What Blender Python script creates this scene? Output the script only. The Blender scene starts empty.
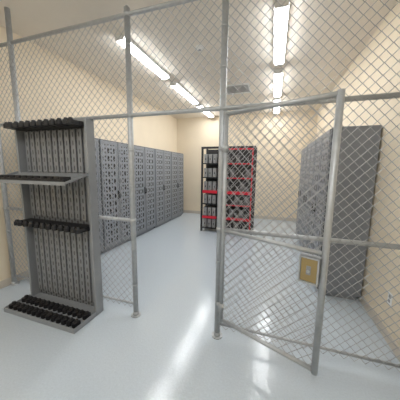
import bpy, math, random
from mathutils import Vector, Matrix
random.seed(4)
S=bpy.context.scene
COL=S.collection
S.view_settings.view_transform='Standard'
S.view_settings.look='None'
S.view_settings.exposure=0.0

# ---------------------------------------------------------------- materials
def mat(name,col,rough=.5,metal=0.0,noise=.04,nscale=8.0,bump=0.0,bscale=60.0,emit=None,spec=None):
    m=bpy.data.materials.new(name); m.use_nodes=True
    nt=m.node_tree; b=nt.nodes['Principled BSDF']
    tc=nt.nodes.new('ShaderNodeTexCoord')
    nz=nt.nodes.new('ShaderNodeTexNoise'); nz.inputs['Scale'].default_value=nscale; nz.inputs['Detail'].default_value=4
    nt.links.new(tc.outputs['Object'],nz.inputs['Vector'])
    r=nt.nodes.new('ShaderNodeValToRGB')
    lo=[max(0,c*(1-noise)) for c in col]; hi=[min(1,c*(1+noise)) for c in col]
    r.color_ramp.elements[0].position=.3; r.color_ramp.elements[1].position=.7
    r.color_ramp.elements[0].color=(*lo,1); r.color_ramp.elements[1].color=(*hi,1)
    nt.links.new(nz.outputs['Fac'],r.inputs['Fac'])
    nt.links.new(r.outputs['Color'],b.inputs['Base Color'])
    b.inputs['Roughness'].default_value=rough; b.inputs['Metallic'].default_value=metal
    if spec is not None: b.inputs['Specular IOR Level'].default_value=spec
    if bump>0:
        n2=nt.nodes.new('ShaderNodeTexNoise'); n2.inputs['Scale'].default_value=bscale; n2.inputs['Detail'].default_value=3
        nt.links.new(tc.outputs['Object'],n2.inputs['Vector'])
        bp=nt.nodes.new('ShaderNodeBump'); bp.inputs['Strength'].default_value=bump; bp.inputs['Distance'].default_value=.01
        nt.links.new(n2.outputs['Fac'],bp.inputs['Height']); nt.links.new(bp.outputs['Normal'],b.inputs['Normal'])
    if emit:
        b.inputs['Emission Color'].default_value=(*emit[0],1); b.inputs['Emission Strength'].default_value=emit[1]
    return m
M_floor=mat('epoxy_floor',(.50,.56,.615),rough=.14,noise=.05,nscale=75,bump=.11,bscale=36,spec=.5)
M_wall=mat('wall_paint',(.735,.64,.495),rough=.75,noise=.02,nscale=3,bump=.06,bscale=120)
M_ceil=mat('ceiling_paint',(.84,.775,.68),rough=.85,noise=.02,nscale=3,bump=.05,bscale=120)
M_base=mat('baseboard_vinyl',(.54,.49,.42),rough=.5)
M_galv=mat('galvanised_steel',(.44,.46,.475),rough=.42,metal=.4,noise=.08,nscale=25)
M_wire=mat('galvanised_wire',(.38,.39,.40),rough=.42,metal=.3,noise=.06,nscale=20)
M_dark=mat('black_plastic',(.010,.010,.012),rough=.5)
M_rackl=mat('rack_light_steel',(.29,.305,.32),rough=.4,metal=.2,noise=.05)
M_duct=mat('duct_dark_metal',(.11,.115,.125),rough=.6)
M_cab=mat('cabinet_grey_steel',(.235,.25,.275),rough=.45,metal=.05,noise=.02)
M_gap=mat('shadow_gap_black',(.008,.008,.009),rough=.8)
M_red=mat('red_powder_coat',(.58,.018,.04),rough=.45)
M_blk=mat('black_powder_coat',(.02,.02,.022),rough=.45)
M_white=mat('white_enamel',(.8,.8,.78),rough=.4)
M_lens=mat('lit_acrylic_lens',(.9,.9,.9),rough=.5,emit=((.965,.985,1),32.0))
M_tan=mat('brass_lock_plate',(.36,.27,.12),rough=.4,metal=.3)
M_case_l=mat('light_grey_case',(.30,.30,.30),rough=.6)
M_case_d=mat('charcoal_case',(.018,.018,.02),rough=.6)
M_case_m=mat('dark_grey_case',(.12,.12,.125),rough=.6)

def slot_mat(name,base,hole,px,pz,sx,sz,metal=.1,rough=.45,rimk=1.6,pw=2.6,stag=.5,alt=False):
    """pressed slots in object X (width) and Z (height); alt: every other column holds small round holes"""
    m=bpy.data.materials.new(name); m.use_nodes=True
    nt=m.node_tree; b=nt.nodes['Principled BSDF']
    N=nt.nodes.new; L=nt.links.new
    tc=N('ShaderNodeTexCoord'); sp=N('ShaderNodeSeparateXYZ'); L(tc.outputs['Object'],sp.inputs[0])
    def math_(op,a,bv=None):
        n=N('ShaderNodeMath'); n.operation=op
        for i,v in enumerate((a,bv)):
            if v is None: continue
            if isinstance(v,(int,float)): n.inputs[i].default_value=v
            else: L(v,n.inputs[i])
        return n.outputs[0]
    u=math_('DIVIDE',sp.outputs['X'],px); cu=math_('FLOOR',u); fu=math_('SUBTRACT',math_('FRACT',u),.5)
    odd=math_('MODULO',math_('ABSOLUTE',cu),2.0)
    v=math_('ADD',math_('DIVIDE',sp.outputs['Z'],pz),math_('MULTIPLY',odd,stag))
    if alt: v=math_('MULTIPLY',v,math_('ADD',odd,1.0))
    fv=math_('SUBTRACT',math_('FRACT',v),.5)
    sxn=sx if not alt else math_('SUBTRACT',sx,math_('MULTIPLY',odd,sx*.30))
    szn=sz if not alt else math_('SUBTRACT',sz,math_('MULTIPLY',odd,sz*.22))
    a=math_('POWER',math_('ABSOLUTE',math_('DIVIDE',fu,sxn)),pw)
    c=math_('POWER',math_('ABSOLUTE',math_('DIVIDE',fv,szn)),pw)
    d=math_('ADD',a,c); hole_f=math_('LESS_THAN',d,1.0)
    rim=math_('LESS_THAN',d,1.9)
    mx0=N('ShaderNodeMix'); mx0.data_type='RGBA'; L(rim,mx0.inputs['Factor'])
    mx0.inputs['A'].default_value=(*base,1); mx0.inputs['B'].default_value=(*[min(1,x*rimk) for x in base],1)
    mx=N('ShaderNodeMix'); mx.data_type='RGBA'; L(hole_f,mx.inputs['Factor'])
    L(mx0.outputs['Result'],mx.inputs['A']); mx.inputs['B'].default_value=(*hole,1)
    L(mx.outputs['Result'],b.inputs['Base Color'])
    b.inputs['Roughness'].default_value=rough; b.inputs['Metallic'].default_value=metal
    return m
M_slot=slot_mat('slotted_cabinet_door',(.265,.285,.315),(.010,.010,.012),.0755,.140,.32,.34,rimk=1.0,pw=2.6,alt=True,metal=.05)
M_strip=slot_mat('slotted_rack_strip',(.25,.26,.275),(.07,.073,.08),.080,.085,.10,.30,rimk=1.0)
M_rslot=slot_mat('slotted_rack_panel',(.17,.178,.19),(.04,.04,.043),.0414,.055,.24,.32,rimk=1.0)

# ---------------------------------------------------------------- mesh helper
class MB:
    def __init__(s): s.v=[]; s.f=[]
    def box(s,x0,x1,y0,y1,z0,z1):
        n=len(s.v)
        s.v+=[(x0,y0,z0),(x1,y0,z0),(x1,y1,z0),(x0,y1,z0),(x0,y0,z1),(x1,y0,z1),(x1,y1,z1),(x0,y1,z1)]
        s.f+=[tuple(n+i for i in q) for q in ((0,3,2,1),(4,5,6,7),(0,1,5,4),(1,2,6,5),(2,3,7,6),(3,0,4,7))]
        return s
    def cyl(s,a,b,r,n=16,r2=None):
        a=Vector(a); b=Vector(b); r2=r if r2 is None else r2
        d=(b-a).normalized(); u=d.orthogonal().normalized(); w=d.cross(u); k=len(s.v)
        for p,rr in ((a,r),(b,r2)):
            for i in range(n):
                t=2*math.pi*i/n; s.v.append(tuple(p+(u*math.cos(t)+w*math.sin(t))*rr))
        for i in range(n):
            j=(i+1)%n; s.f.append((k+i,k+j,k+n+j,k+n+i))
        s.f.append(tuple(k+n-1-i for i in range(n))); s.f.append(tuple(k+n+i for i in range(n)))
        return s
    def extrude(s,prof,axis,a,b):
        n=len(prof); k=len(s.v)
        for q in (a,b):
            for (p0,p1) in prof:
                s.v.append({'x':(q,p0,p1),'y':(p0,q,p1),'z':(p0,p1,q)}[axis])
        for i in range(n):
            j=(i+1)%n; s.f.append((k+i,k+j,k+n+j,k+n+i))
        s.f.append(tuple(k+n-1-i for i in range(n))); s.f.append(tuple(k+n+i for i in range(n)))
        return s
    def obj(s,name,m,parent=None,loc=(0,0,0),rot=0,bevel=0,smooth=False):
        me=bpy.data.meshes.new(name); me.from_pydata(s.v,[],s.f); me.update()
        import bmesh
        bm=bmesh.new(); bm.from_mesh(me); bmesh.ops.recalc_face_normals(bm,faces=bm.faces); bm.to_mesh(me); bm.free()
        me.materials.append(m)
        if smooth:
            for p in me.polygons: p.use_smooth=len(p.vertices)==4
        o=bpy.data.objects.new(name,me); COL.objects.link(o)
        o.location=loc; o.rotation_euler=(0,0,rot)
        if parent: o.parent=parent
        if bevel:
            bv=o.modifiers.new('bevel','BEVEL'); bv.width=bevel; bv.segments=2; bv.limit_method='ANGLE'
        return o
def empty(name,loc,rot=0,label=None,cat=None,group=None):
    o=bpy.data.objects.new(name,None); o.empty_display_size=.1; COL.objects.link(o)
    o.location=loc; o.rotation_euler=(0,0,rot)
    if label: o['label']=label
    if cat: o['category']=cat
    if group: o['group']=group
    return o
def copy_tree(root,loc,rot=None):
    r=root.copy(); COL.objects.link(r); r.location=loc
    if rot is not None: r.rotation_euler=(0,0,rot)
    def rec(a,b):
        for c in a.children:
            d=c.copy(); COL.objects.link(d); d.parent=b; rec(c,d)
    rec(root,r); return r

# ---------------------------------------------------------------- room shell
XL,XR,YB,YF,HC=-3.30,1.10,7.30,-2.80,3.30
def struct(name,b,m):
    o=b.obj(name,m); o['kind']='structure'; return o
struct('floor',MB().box(XL-.1,XR+.1,YF-.1,YB+.1,-.1,0),M_floor)
struct('ceiling',MB().box(XL-.1,XR+.1,YF-.1,YB+.1,HC,HC+.1),M_ceil)
struct('wall_left',MB().box(XL-.1,XL,YF-.1,YB+.1,0,HC),M_wall)
struct('wall_right',MB().box(XR,XR+.1,YF-.1,YB+.1,0,HC),M_wall)
struct('wall_back',MB().box(XL,XR,YB,YB+.1,0,HC),M_wall)
struct('wall_front',MB().box(XL,XR,YF-.1,YF,0,HC),M_wall)
struct('baseboard_left',MB().box(XL,XL+.012,YF,YB,0,.10),M_base)
struct('baseboard_right',MB().box(XR-.012,XR,YF,YB,0,.10),M_base)
struct('baseboard_back',MB().box(XL+.012,XR-.012,YB-.012,YB,0,.10),M_base)

# ---------------------------------------------------------------- chain link fence
W=.037
def chain(x0,x1,z0,z1,r=.0024,W=W):
    b=MB(); nx=max(1,round((x1-x0)/W)); w=(x1-x0)/nx; nz=max(1,round((z1-z0)/(W*1.05))); h=(z1-z0)/nz
    for i in range(nx):
        prev=None
        for k in range(nz+1):
            right=(k+i)%2==1
            x=x0+(i+(1 if right else 0))*w; y=(.0024 if right else -.0024); z=z0+k*h
            n=len(b.v)
            q3=r*.87; q1=r*.5
            b.v+=[(x-r*1.25,y,z),(x-q1*1.25,y-q3,z),(x+q1*1.25,y-q3,z),(x+r*1.25,y,z),(x+q1*1.25,y+q3,z),(x-q1*1.25,y+q3,z)]
            if prev is not None:
                for q in range(6):
                    p=(q+1)%6; b.f.append((prev+q,prev+p,n+p,n+q))
            prev=n
    return b
FY=1.87
fence=empty('chain_link_fence',(0,FY,0),label='galvanised chain-link partition dividing the room, with an open gate',cat='fence')
PX=[XL+.04,-2.88,-1.335,-.43,XR-.04]
TOPS=[2.98,HC,3.0,3.0,2.98]
for x,t in zip(PX,TOPS):
    MB().cyl((x,0,.008),(x,0,t),.0265,20).obj('post',M_galv,fence,smooth=True)
    MB().cyl((x,0,0.0),(x,0,.010),.052,20).cyl((x,0,.0),(x,0,.045),.032,20).obj('post_base',M_galv,fence,smooth=True)
    if t<HC:
        MB().cyl((x,0,t),(x,0,t+.02),.029,20,.012).obj('post_cap',M_galv,fence,smooth=True)
    for z in (.35,.75,1.05,1.4,1.75,2.08,2.4,2.7,2.95):
        hh,rr=(.020,.0300) if z in (1.05,2.08,2.95) else (.009,.029)
        MB().cyl((x,0,z-hh),(x,0,z+hh),rr,18).obj('brace_band',M_galv,fence,smooth=True)
TZ,MZ,RZ,BZ=2.08,1.05,2.95,.13
def rail(x0,x1,z,r=.019):
    MB().cyl((x0,0,z),(x1,0,z),r,14).obj('rail',M_galv,fence,smooth=True)
rail(PX[0],PX[4],RZ); rail(PX[0],PX[4],TZ)
for a,c in ((0,2),(3,4)):
    rail(PX[a],PX[c],MZ); rail(PX[a],PX[c],BZ,.012)
for a,c,z0,z1 in ((0,2,TZ+.01,RZ-.01),(2,3,TZ+.01,RZ-.01),(3,4,TZ+.01,RZ-.01),(0,2,.10,TZ-.01),(3,4,.10,TZ-.01)):
    chain(PX[a]+.012,PX[c]-.012,z0,z1).obj('chain_link_mesh',M_wire,fence,loc=(0,-.024,0))
# gate, swung open toward the near side
gx0,gy0=-.385,-.055
gx1,gy1=.34,-.35
gl=math.hypot(gx1-gx0,gy1-gy0); ga=math.atan2(gy1-gy0,gx1-gx0)
G0,G1,GM=.20,2.04,1.055
gf=MB()
gf.cyl((0,0,G0),(0,0,G1),.018,16).cyl((gl,0,G0),(gl,0,G1),.021,16)
for z in (G0+.02,G1-.02,GM): gf.cyl((0,0,z),(gl,0,z),.017 if z!=GM else .015,14)
gate=gf.obj('gate',M_galv,fence,loc=(gx0,gy0,0),rot=ga,smooth=True)
gate['label']='hinged chain-link gate standing open'
chain(.012,gl-.012,G0+.03,G1-.03,.0024,.037).obj('chain_link_mesh',M_wire,gate,loc=(0,.0,0))
for z in (.35,1.75):
    MB().cyl((0,0,z-.03),(0,0,z+.03),.024,16).box(-.045,0,-.012,.012,z-.015,z+.015).obj('hinge',M_galv,gate,smooth=True)
la,lb,lz0,lz1=gl-.142,gl-.020,.845,1.025
lk=MB().box(la,lb,-.035,-.028,lz0,lz1).box(la,la+.010,-.048,.02,lz0,lz1).box(lb-.010,lb,-.048,.02,lz0,lz1).box(la+.010,lb-.010,-.048,.02,lz0,lz0+.010).box(la+.010,lb-.010,-.048,.02,lz1-.010,lz1)
lock=lk.obj('lock_box',M_galv,gate); lock['label']='grey metal lock box with tan plate'
MB().box(la+.012,lb-.012,-.040,-.0345,lz0+.012,lz1-.012).obj('lock_plate',M_tan,lock,bevel=.003)
cx=(la+lb)/2
MB().box(cx-.014,cx+.014,-.046,-.040,.905,.965).obj('latch_plate',M_rackl,lock,bevel=.002)
MB().cyl((cx,-.046,.93),(cx,-.056,.93),.009,18).obj('lock_cylinder',M_galv,lock,smooth=True)

# ---------------------------------------------------------------- weapon rack
rx0,rx1=-2.72,-1.72
RW=rx1-rx0
rack=empty('weapon_rack',(rx0,1.45,0),label='open grey steel long-gun rack with black barrel rests, by the fence',cat='weapon rack')
YBk=.365
MB().box(.03,RW-.03,YBk-.012,YBk-.004,.03,2.03).obj('back_panel',M_rslot,rack)
for x in (0,RW-.030):
    MB().box(x,x+.030,YBk-.10,YBk,.0,2.05).obj('side_upright',M_rackl,rack,bevel=.004)
MB().box(0,RW,YBk-.05,YBk,2.03,2.06).obj('top_cap',M_rackl,rack,bevel=.003)
NC=11
pitch=(RW-.08)/NC
xs=[.04+pitch*(i+.5) for i in range(NC)]
def strips(z0,z1,y):
    for x in xs:
        w=.029
        b=MB().extrude([(-w,0),(w,0),(w,.014),(w-.003,.014),(w-.003,.003),(-w+.003,.003),(-w+.003,.014),(-w,.014)],'z',z0,z1)
        o=b.obj('slotted_strip',M_strip,rack,loc=(x,y,0))
        for v in o.data.vertices: v.co.x+=.04
        o.location.x=x-.04
strips(1.53,1.96,YBk-.034)
strips(1.03,1.48,YBk-.034)
strips(.10,.93,YBk-.034)
def tooth(b,x,yf,yb,z0,z1,w,n=8):
    pr=[(x-w,yb),(x-w,yf+w)]
    for k in range(1,n): 
        a=math.pi+math.pi*k/n; pr.append((x+w*math.cos(a),yf+w+w*math.sin(a)))
    pr+=[(x+w,yf+w),(x+w,yb)]
    b.extrude(pr,'z',z0,z1)
def comb(z):
    b=MB()
    b.box(.032,RW-.032,YBk-.14,YBk-.035,z-.024,z+.018)
    for i in range(NC+1):
        x=.04+pitch*i
        x=min(max(x,.068),RW-.068)
        tooth(b,x,YBk-.235,YBk-.13,z-.022,z+.018,.029)
        b.cyl((x,YBk-.205,z+.018),(x,YBk-.205,z+.038),.024,14,.016)
    return b.obj('barrel_rest',M_dark,rack)
comb(1.995); comb(.965)
# mid shelf tray (sloping to the front)
ys=YBk-.103; zs=1.43+.085*ys/.295
sh=MB().extrude([(.0,1.43),(ys,zs),(ys,zs+.006),(.0,1.436)],'x',0,RW)
sh.extrude([(ys,zs),(.295,1.515),(.295,1.521),(ys,zs+.006)],'x',.032,RW-.032)
sh.box(0,RW,-.006,.0,1.420,1.452)
for x in (0,RW-.005): sh.extrude([(.0,1.436),(ys,zs+.006),(ys,zs+.028),(.0,1.452)],'x',x,x+.005)
sh.obj('shelf_tray',M_rackl,rack)
b=MB().extrude([(.008,1.439),(.07,1.459),(.07,1.480),(.008,1.474)],'x',.01,RW-.03)
for i in range(NC+1): tooth(b,min(max(.04+pitch*i,.045),RW-.06),.002,.09,1.468,1.496,.026)
b.obj('butt_rest',M_dark,rack)
# base tray
bt=MB().box(0,RW,-.02,YBk-.105,.004,.030).box(.032,RW-.032,YBk-.105,YBk-.012,.004,.030).box(0,RW,-.02,-.012,.030,.055).box(0,.006,-.012,YBk-.105,.030,.055).box(RW-.006,RW,-.012,YBk-.105,.030,.055)
bt.obj('base_tray',M_rackl,rack,bevel=.002)
NB=14; bp_=(RW-.10)/(NB-1)
for (yc) in (.050,.180):
    b=MB().box(.02,RW-.02,yc-.012,yc+.025,.031,.058)
    for i in range(NB):
        x=.05+bp_*i
        tooth(b,x,yc-.045,yc+.03,.031,.074,.026,10)
        b.cyl((x,yc+.005,.074),(x,yc+.005,.090),.023,14,.017)
    b.obj('butt_rest',M_dark,rack)

# ---------------------------------------------------------------- cabinets
def cabinet(wd,D,loc,rot,label,group):
    Hh=2.08
    c=empty('weapon_cabinet',loc,rot,label,'cabinet',group)
    MB().box(0,wd,.022,D,.06,Hh).box(.03,wd-.03,.05,D-.03,0,.06).obj('body',M_cab,c,bevel=.003)
    MB().box(.004,wd-.004,.018,.0225,.08,Hh-.01).obj('door_gap_shade',M_gap,c)  # black sheet behind the doors, stands in for shade in their seams
    hw=(wd-.060)/2
    for k in (0,1):
        x=.018+k*(hw+.024)
        d=MB().box(0,hw,0,.018,.09,Hh-.02).obj('door',M_slot,c,loc=(x,0,0))
        fr=MB()
        fr.box(0,.040,-.006,0,.09,Hh-.02).box(hw-.040,hw,-.006,0,.09,Hh-.02).box(.040,hw-.040,-.006,0,Hh-.08,Hh-.02).box(.040,hw-.040,-.006,0,.09,.16)
        fr.obj('door_frame',M_cab,d)
        if k==0:
            hx=hw-.024
            MB().box(hx-.016,hx+.016,-.014,-.006,.98,1.14).box(hx-.008,hx+.008,-.045,-.014,1.00,1.02).box(hx-.008,hx+.008,-.052,-.040,1.0,1.12).obj('handle',M_dark,d,bevel=.002)
    return c
uw=.94
y=2.20
c0=cabinet(uw-.006,.405,(-2.88,y,0),math.pi/2,'grey steel cabinet with slotted doors, along the long wall','cabinets along the long wall')
for i in range(1,5): copy_tree(c0,(-2.88,y+i*uw,0))
r0=cabinet(uw-.006,.486,(.598,2.97+uw-.006,0),-math.pi/2,'grey steel cabinet with slotted doors, facing the aisle','cabinets facing the aisle')
for i in range(1,3): copy_tree(r0,(.598,2.97+uw-.006+i*uw,0))

# ---------------------------------------------------------------- red rack
RX0,RX1,RY,RD,RH=-1.72,-.42,5.25,.45,2.12
rr=empty('storage_rack',(RX0,RY,0),label='black and red open steel rack holding cases',cat='storage rack')
RWd=RX1-RX0; xm=.42
for x in (0,xm,RWd-.045):
    for yy in (0,RD-.04):
        MB().box(x,x+.045,yy,yy+.04,0,RH).obj('upright',M_blk,rr,bevel=.003)
MB().box(.01,RWd-.01,RD-.008,RD-.001,.08,RH-.03).obj('back_panel',M_blk,rr)
levels=[.10,.40,.72,1.05,1.38,1.72]
redl={.40:.055,1.05:.065}
for z in levels:
    for q,(a,bx) in enumerate(((.045,xm),(xm+.045,RWd-.045))):
        red=(z in redl) or q==1
        t=redl.get(z,.020)
        MB().box(a,bx,-.006,.026,z-t,z+.008).obj('beam',M_red if red else M_blk,rr,bevel=.002)
        MB().box(a,bx,.026,RD-.03,z-.006,z+.004).obj('shelf',M_blk,rr)
MB().box(0,RWd,-.006,.03,RH-.05,RH).obj('top_beam',M_blk,rr,bevel=.002)
MB().box(xm+.045,RWd-.045,-.008,.028,RH-.080,RH-.05).obj('top_beam',M_red,rr)
for q in (xm+.045,RWd-.045-.028):
    MB().box(q,q+.028,-.008,.02,.11,RH-.06).obj('red_edge_strip',M_red,rr)
def case(w,d,h,m,label,group):
    c=empty('storage_case',(0,0,0),0,label,'case',group)
    MB().box(0,w,0,d,0,h*.72).obj('body',m,c,bevel=.006)
    MB().box(-.003,w+.003,-.003,d+.003,h*.73,h).obj('lid',m,c,bevel=.006)
    MB().box(w/2-.008,w/2+.008,-.014,-.003,h*.35,h*.55).obj('handle',M_dark if m is M_case_l else M_rackl,c)
    return c
protos=[case(.085,.34,.22,M_case_l,'grey narrow upright case on a rack shelf','light cases on the rack'),
        case(.105,.36,.23,M_case_d,'charcoal upright case on a rack shelf','dark cases on the rack'),
        case(.105,.36,.20,M_case_m,'dark grey upright case on a rack shelf','dark cases on the rack')]
used=[False]*3
def put(i,p):
    if used[i]: copy_tree(protos[i],p)
    else: protos[i].location=p; used[i]=True
for zi,z in enumerate(levels):
    for i in range(3): put(0,(RX0+.065+i*.115,RY+.035,z+.005))
    for i in range(6): put(1+((i*3+zi*2)%5>2),(RX0+xm+.062+i*.121,RY+.035,z+.005))

# ---------------------------------------------------------------- ceiling lights
def light():
    c=empty('fluorescent_light',(0,0,0),0,'long surface-mounted fluorescent light, lit, on the ceiling','ceiling light','ceiling fluorescent lights')
    L=1.30
    MB().box(-.075,.075,0,L,-.045,0).box(-.07,.07,0,.008,-.078,-.045).box(-.07,.07,L-.008,L,-.078,-.045).obj('housing',M_white,c,bevel=.003)
    pr=[(-.070,-.045),(-.066,-.062),(-.05,-.076),(.05,-.076),(.066,-.062),(.070,-.045)]
    MB().extrude(pr,'y',.008,L-.008).obj('lens',M_lens,c)
    return c
l0=light(); l0.location=(-2.0,2.62,HC)
for x in (-2.0,-.02):
    for yy in (-2.2,-.7,2.62,4.26,5.80):  # negative positions: unseen fixtures on the camera side, added as fill light
        if (x,yy)==(-2.0,2.62): continue
        copy_tree(l0,(x,yy,HC))
v=empty('air_vent',(-.85,5.02,HC),label='square louvred metal air vent on the ceiling',cat='vent')
q=.28; p=.245
b=MB().box(-q,q,-q,-p,-.015,0).box(-q,q,p,q,-.015,0).box(-q,-p,-p,p,-.015,0).box(p,q,-p,p,-.015,0)
b.obj('frame',M_white,v,bevel=.002)
b=MB()
for i in range(8):
    yy=-.215+i*.0614
    b.extrude([(yy-.024,-.012),(yy-.022,-.014),(yy+.022,-.006),(yy+.020,-.004)],'x',-p,p)
b.obj('louvre',M_white,v)
MB().box(-p,p,-p,p,-.001,0).obj('duct_opening',M_duct,v)
s=empty('smoke_detector',(-1.1,3.22,HC),label='small round white smoke detector on the ceiling',cat='smoke detector')
MB().cyl((0,0,-.012),(0,0,0),.058,28).cyl((0,0,-.040),(0,0,-.012),.036,28,.050).obj('housing',M_white,s,smooth=True)
MB().cyl((0,0,-.046),(0,0,-.040),.022,16).obj('sensor_cap',M_rackl,s,smooth=True)
o=empty('wall_outlet',(XR,2.38,.40),label='white duplex wall outlet low on the beige wall',cat='outlet')
MB().box(-.006,0,-.037,.037,-.058,.058).obj('cover_plate',M_white,o,bevel=.002)
for zc in (-.022,.022):
    MB().box(-.009,-.006,-.016,.016,zc-.014,zc+.014).obj('socket',M_case_l,o,bevel=.001)

# ---------------------------------------------------------------- world + camera
w=bpy.data.worlds.new('world'); S.world=w; w.use_nodes=True
w.node_tree.nodes['Background'].inputs[0].default_value=(.9,.95,1,1); w.node_tree.nodes['Background'].inputs[1].default_value=.3
f=220.0
Yc=Vector((74,30,-f)).normalized()
Zc=Vector((20,1560,220)); Zc=(Zc-Yc*Zc.dot(Yc)).normalized()
Xc=Yc.cross(Zc)
R=Matrix((Xc,Yc,Zc))
cd_=bpy.data.cameras.new('camera'); cam=bpy.data.objects.new('camera',cd_); COL.objects.link(cam)
cd_.sensor_width=36; cd_.lens=36*f/400; cd_.clip_start=.05
cam.matrix_world=Matrix.Translation((0,0,1.58))@R.to_4x4()
S.camera=cam
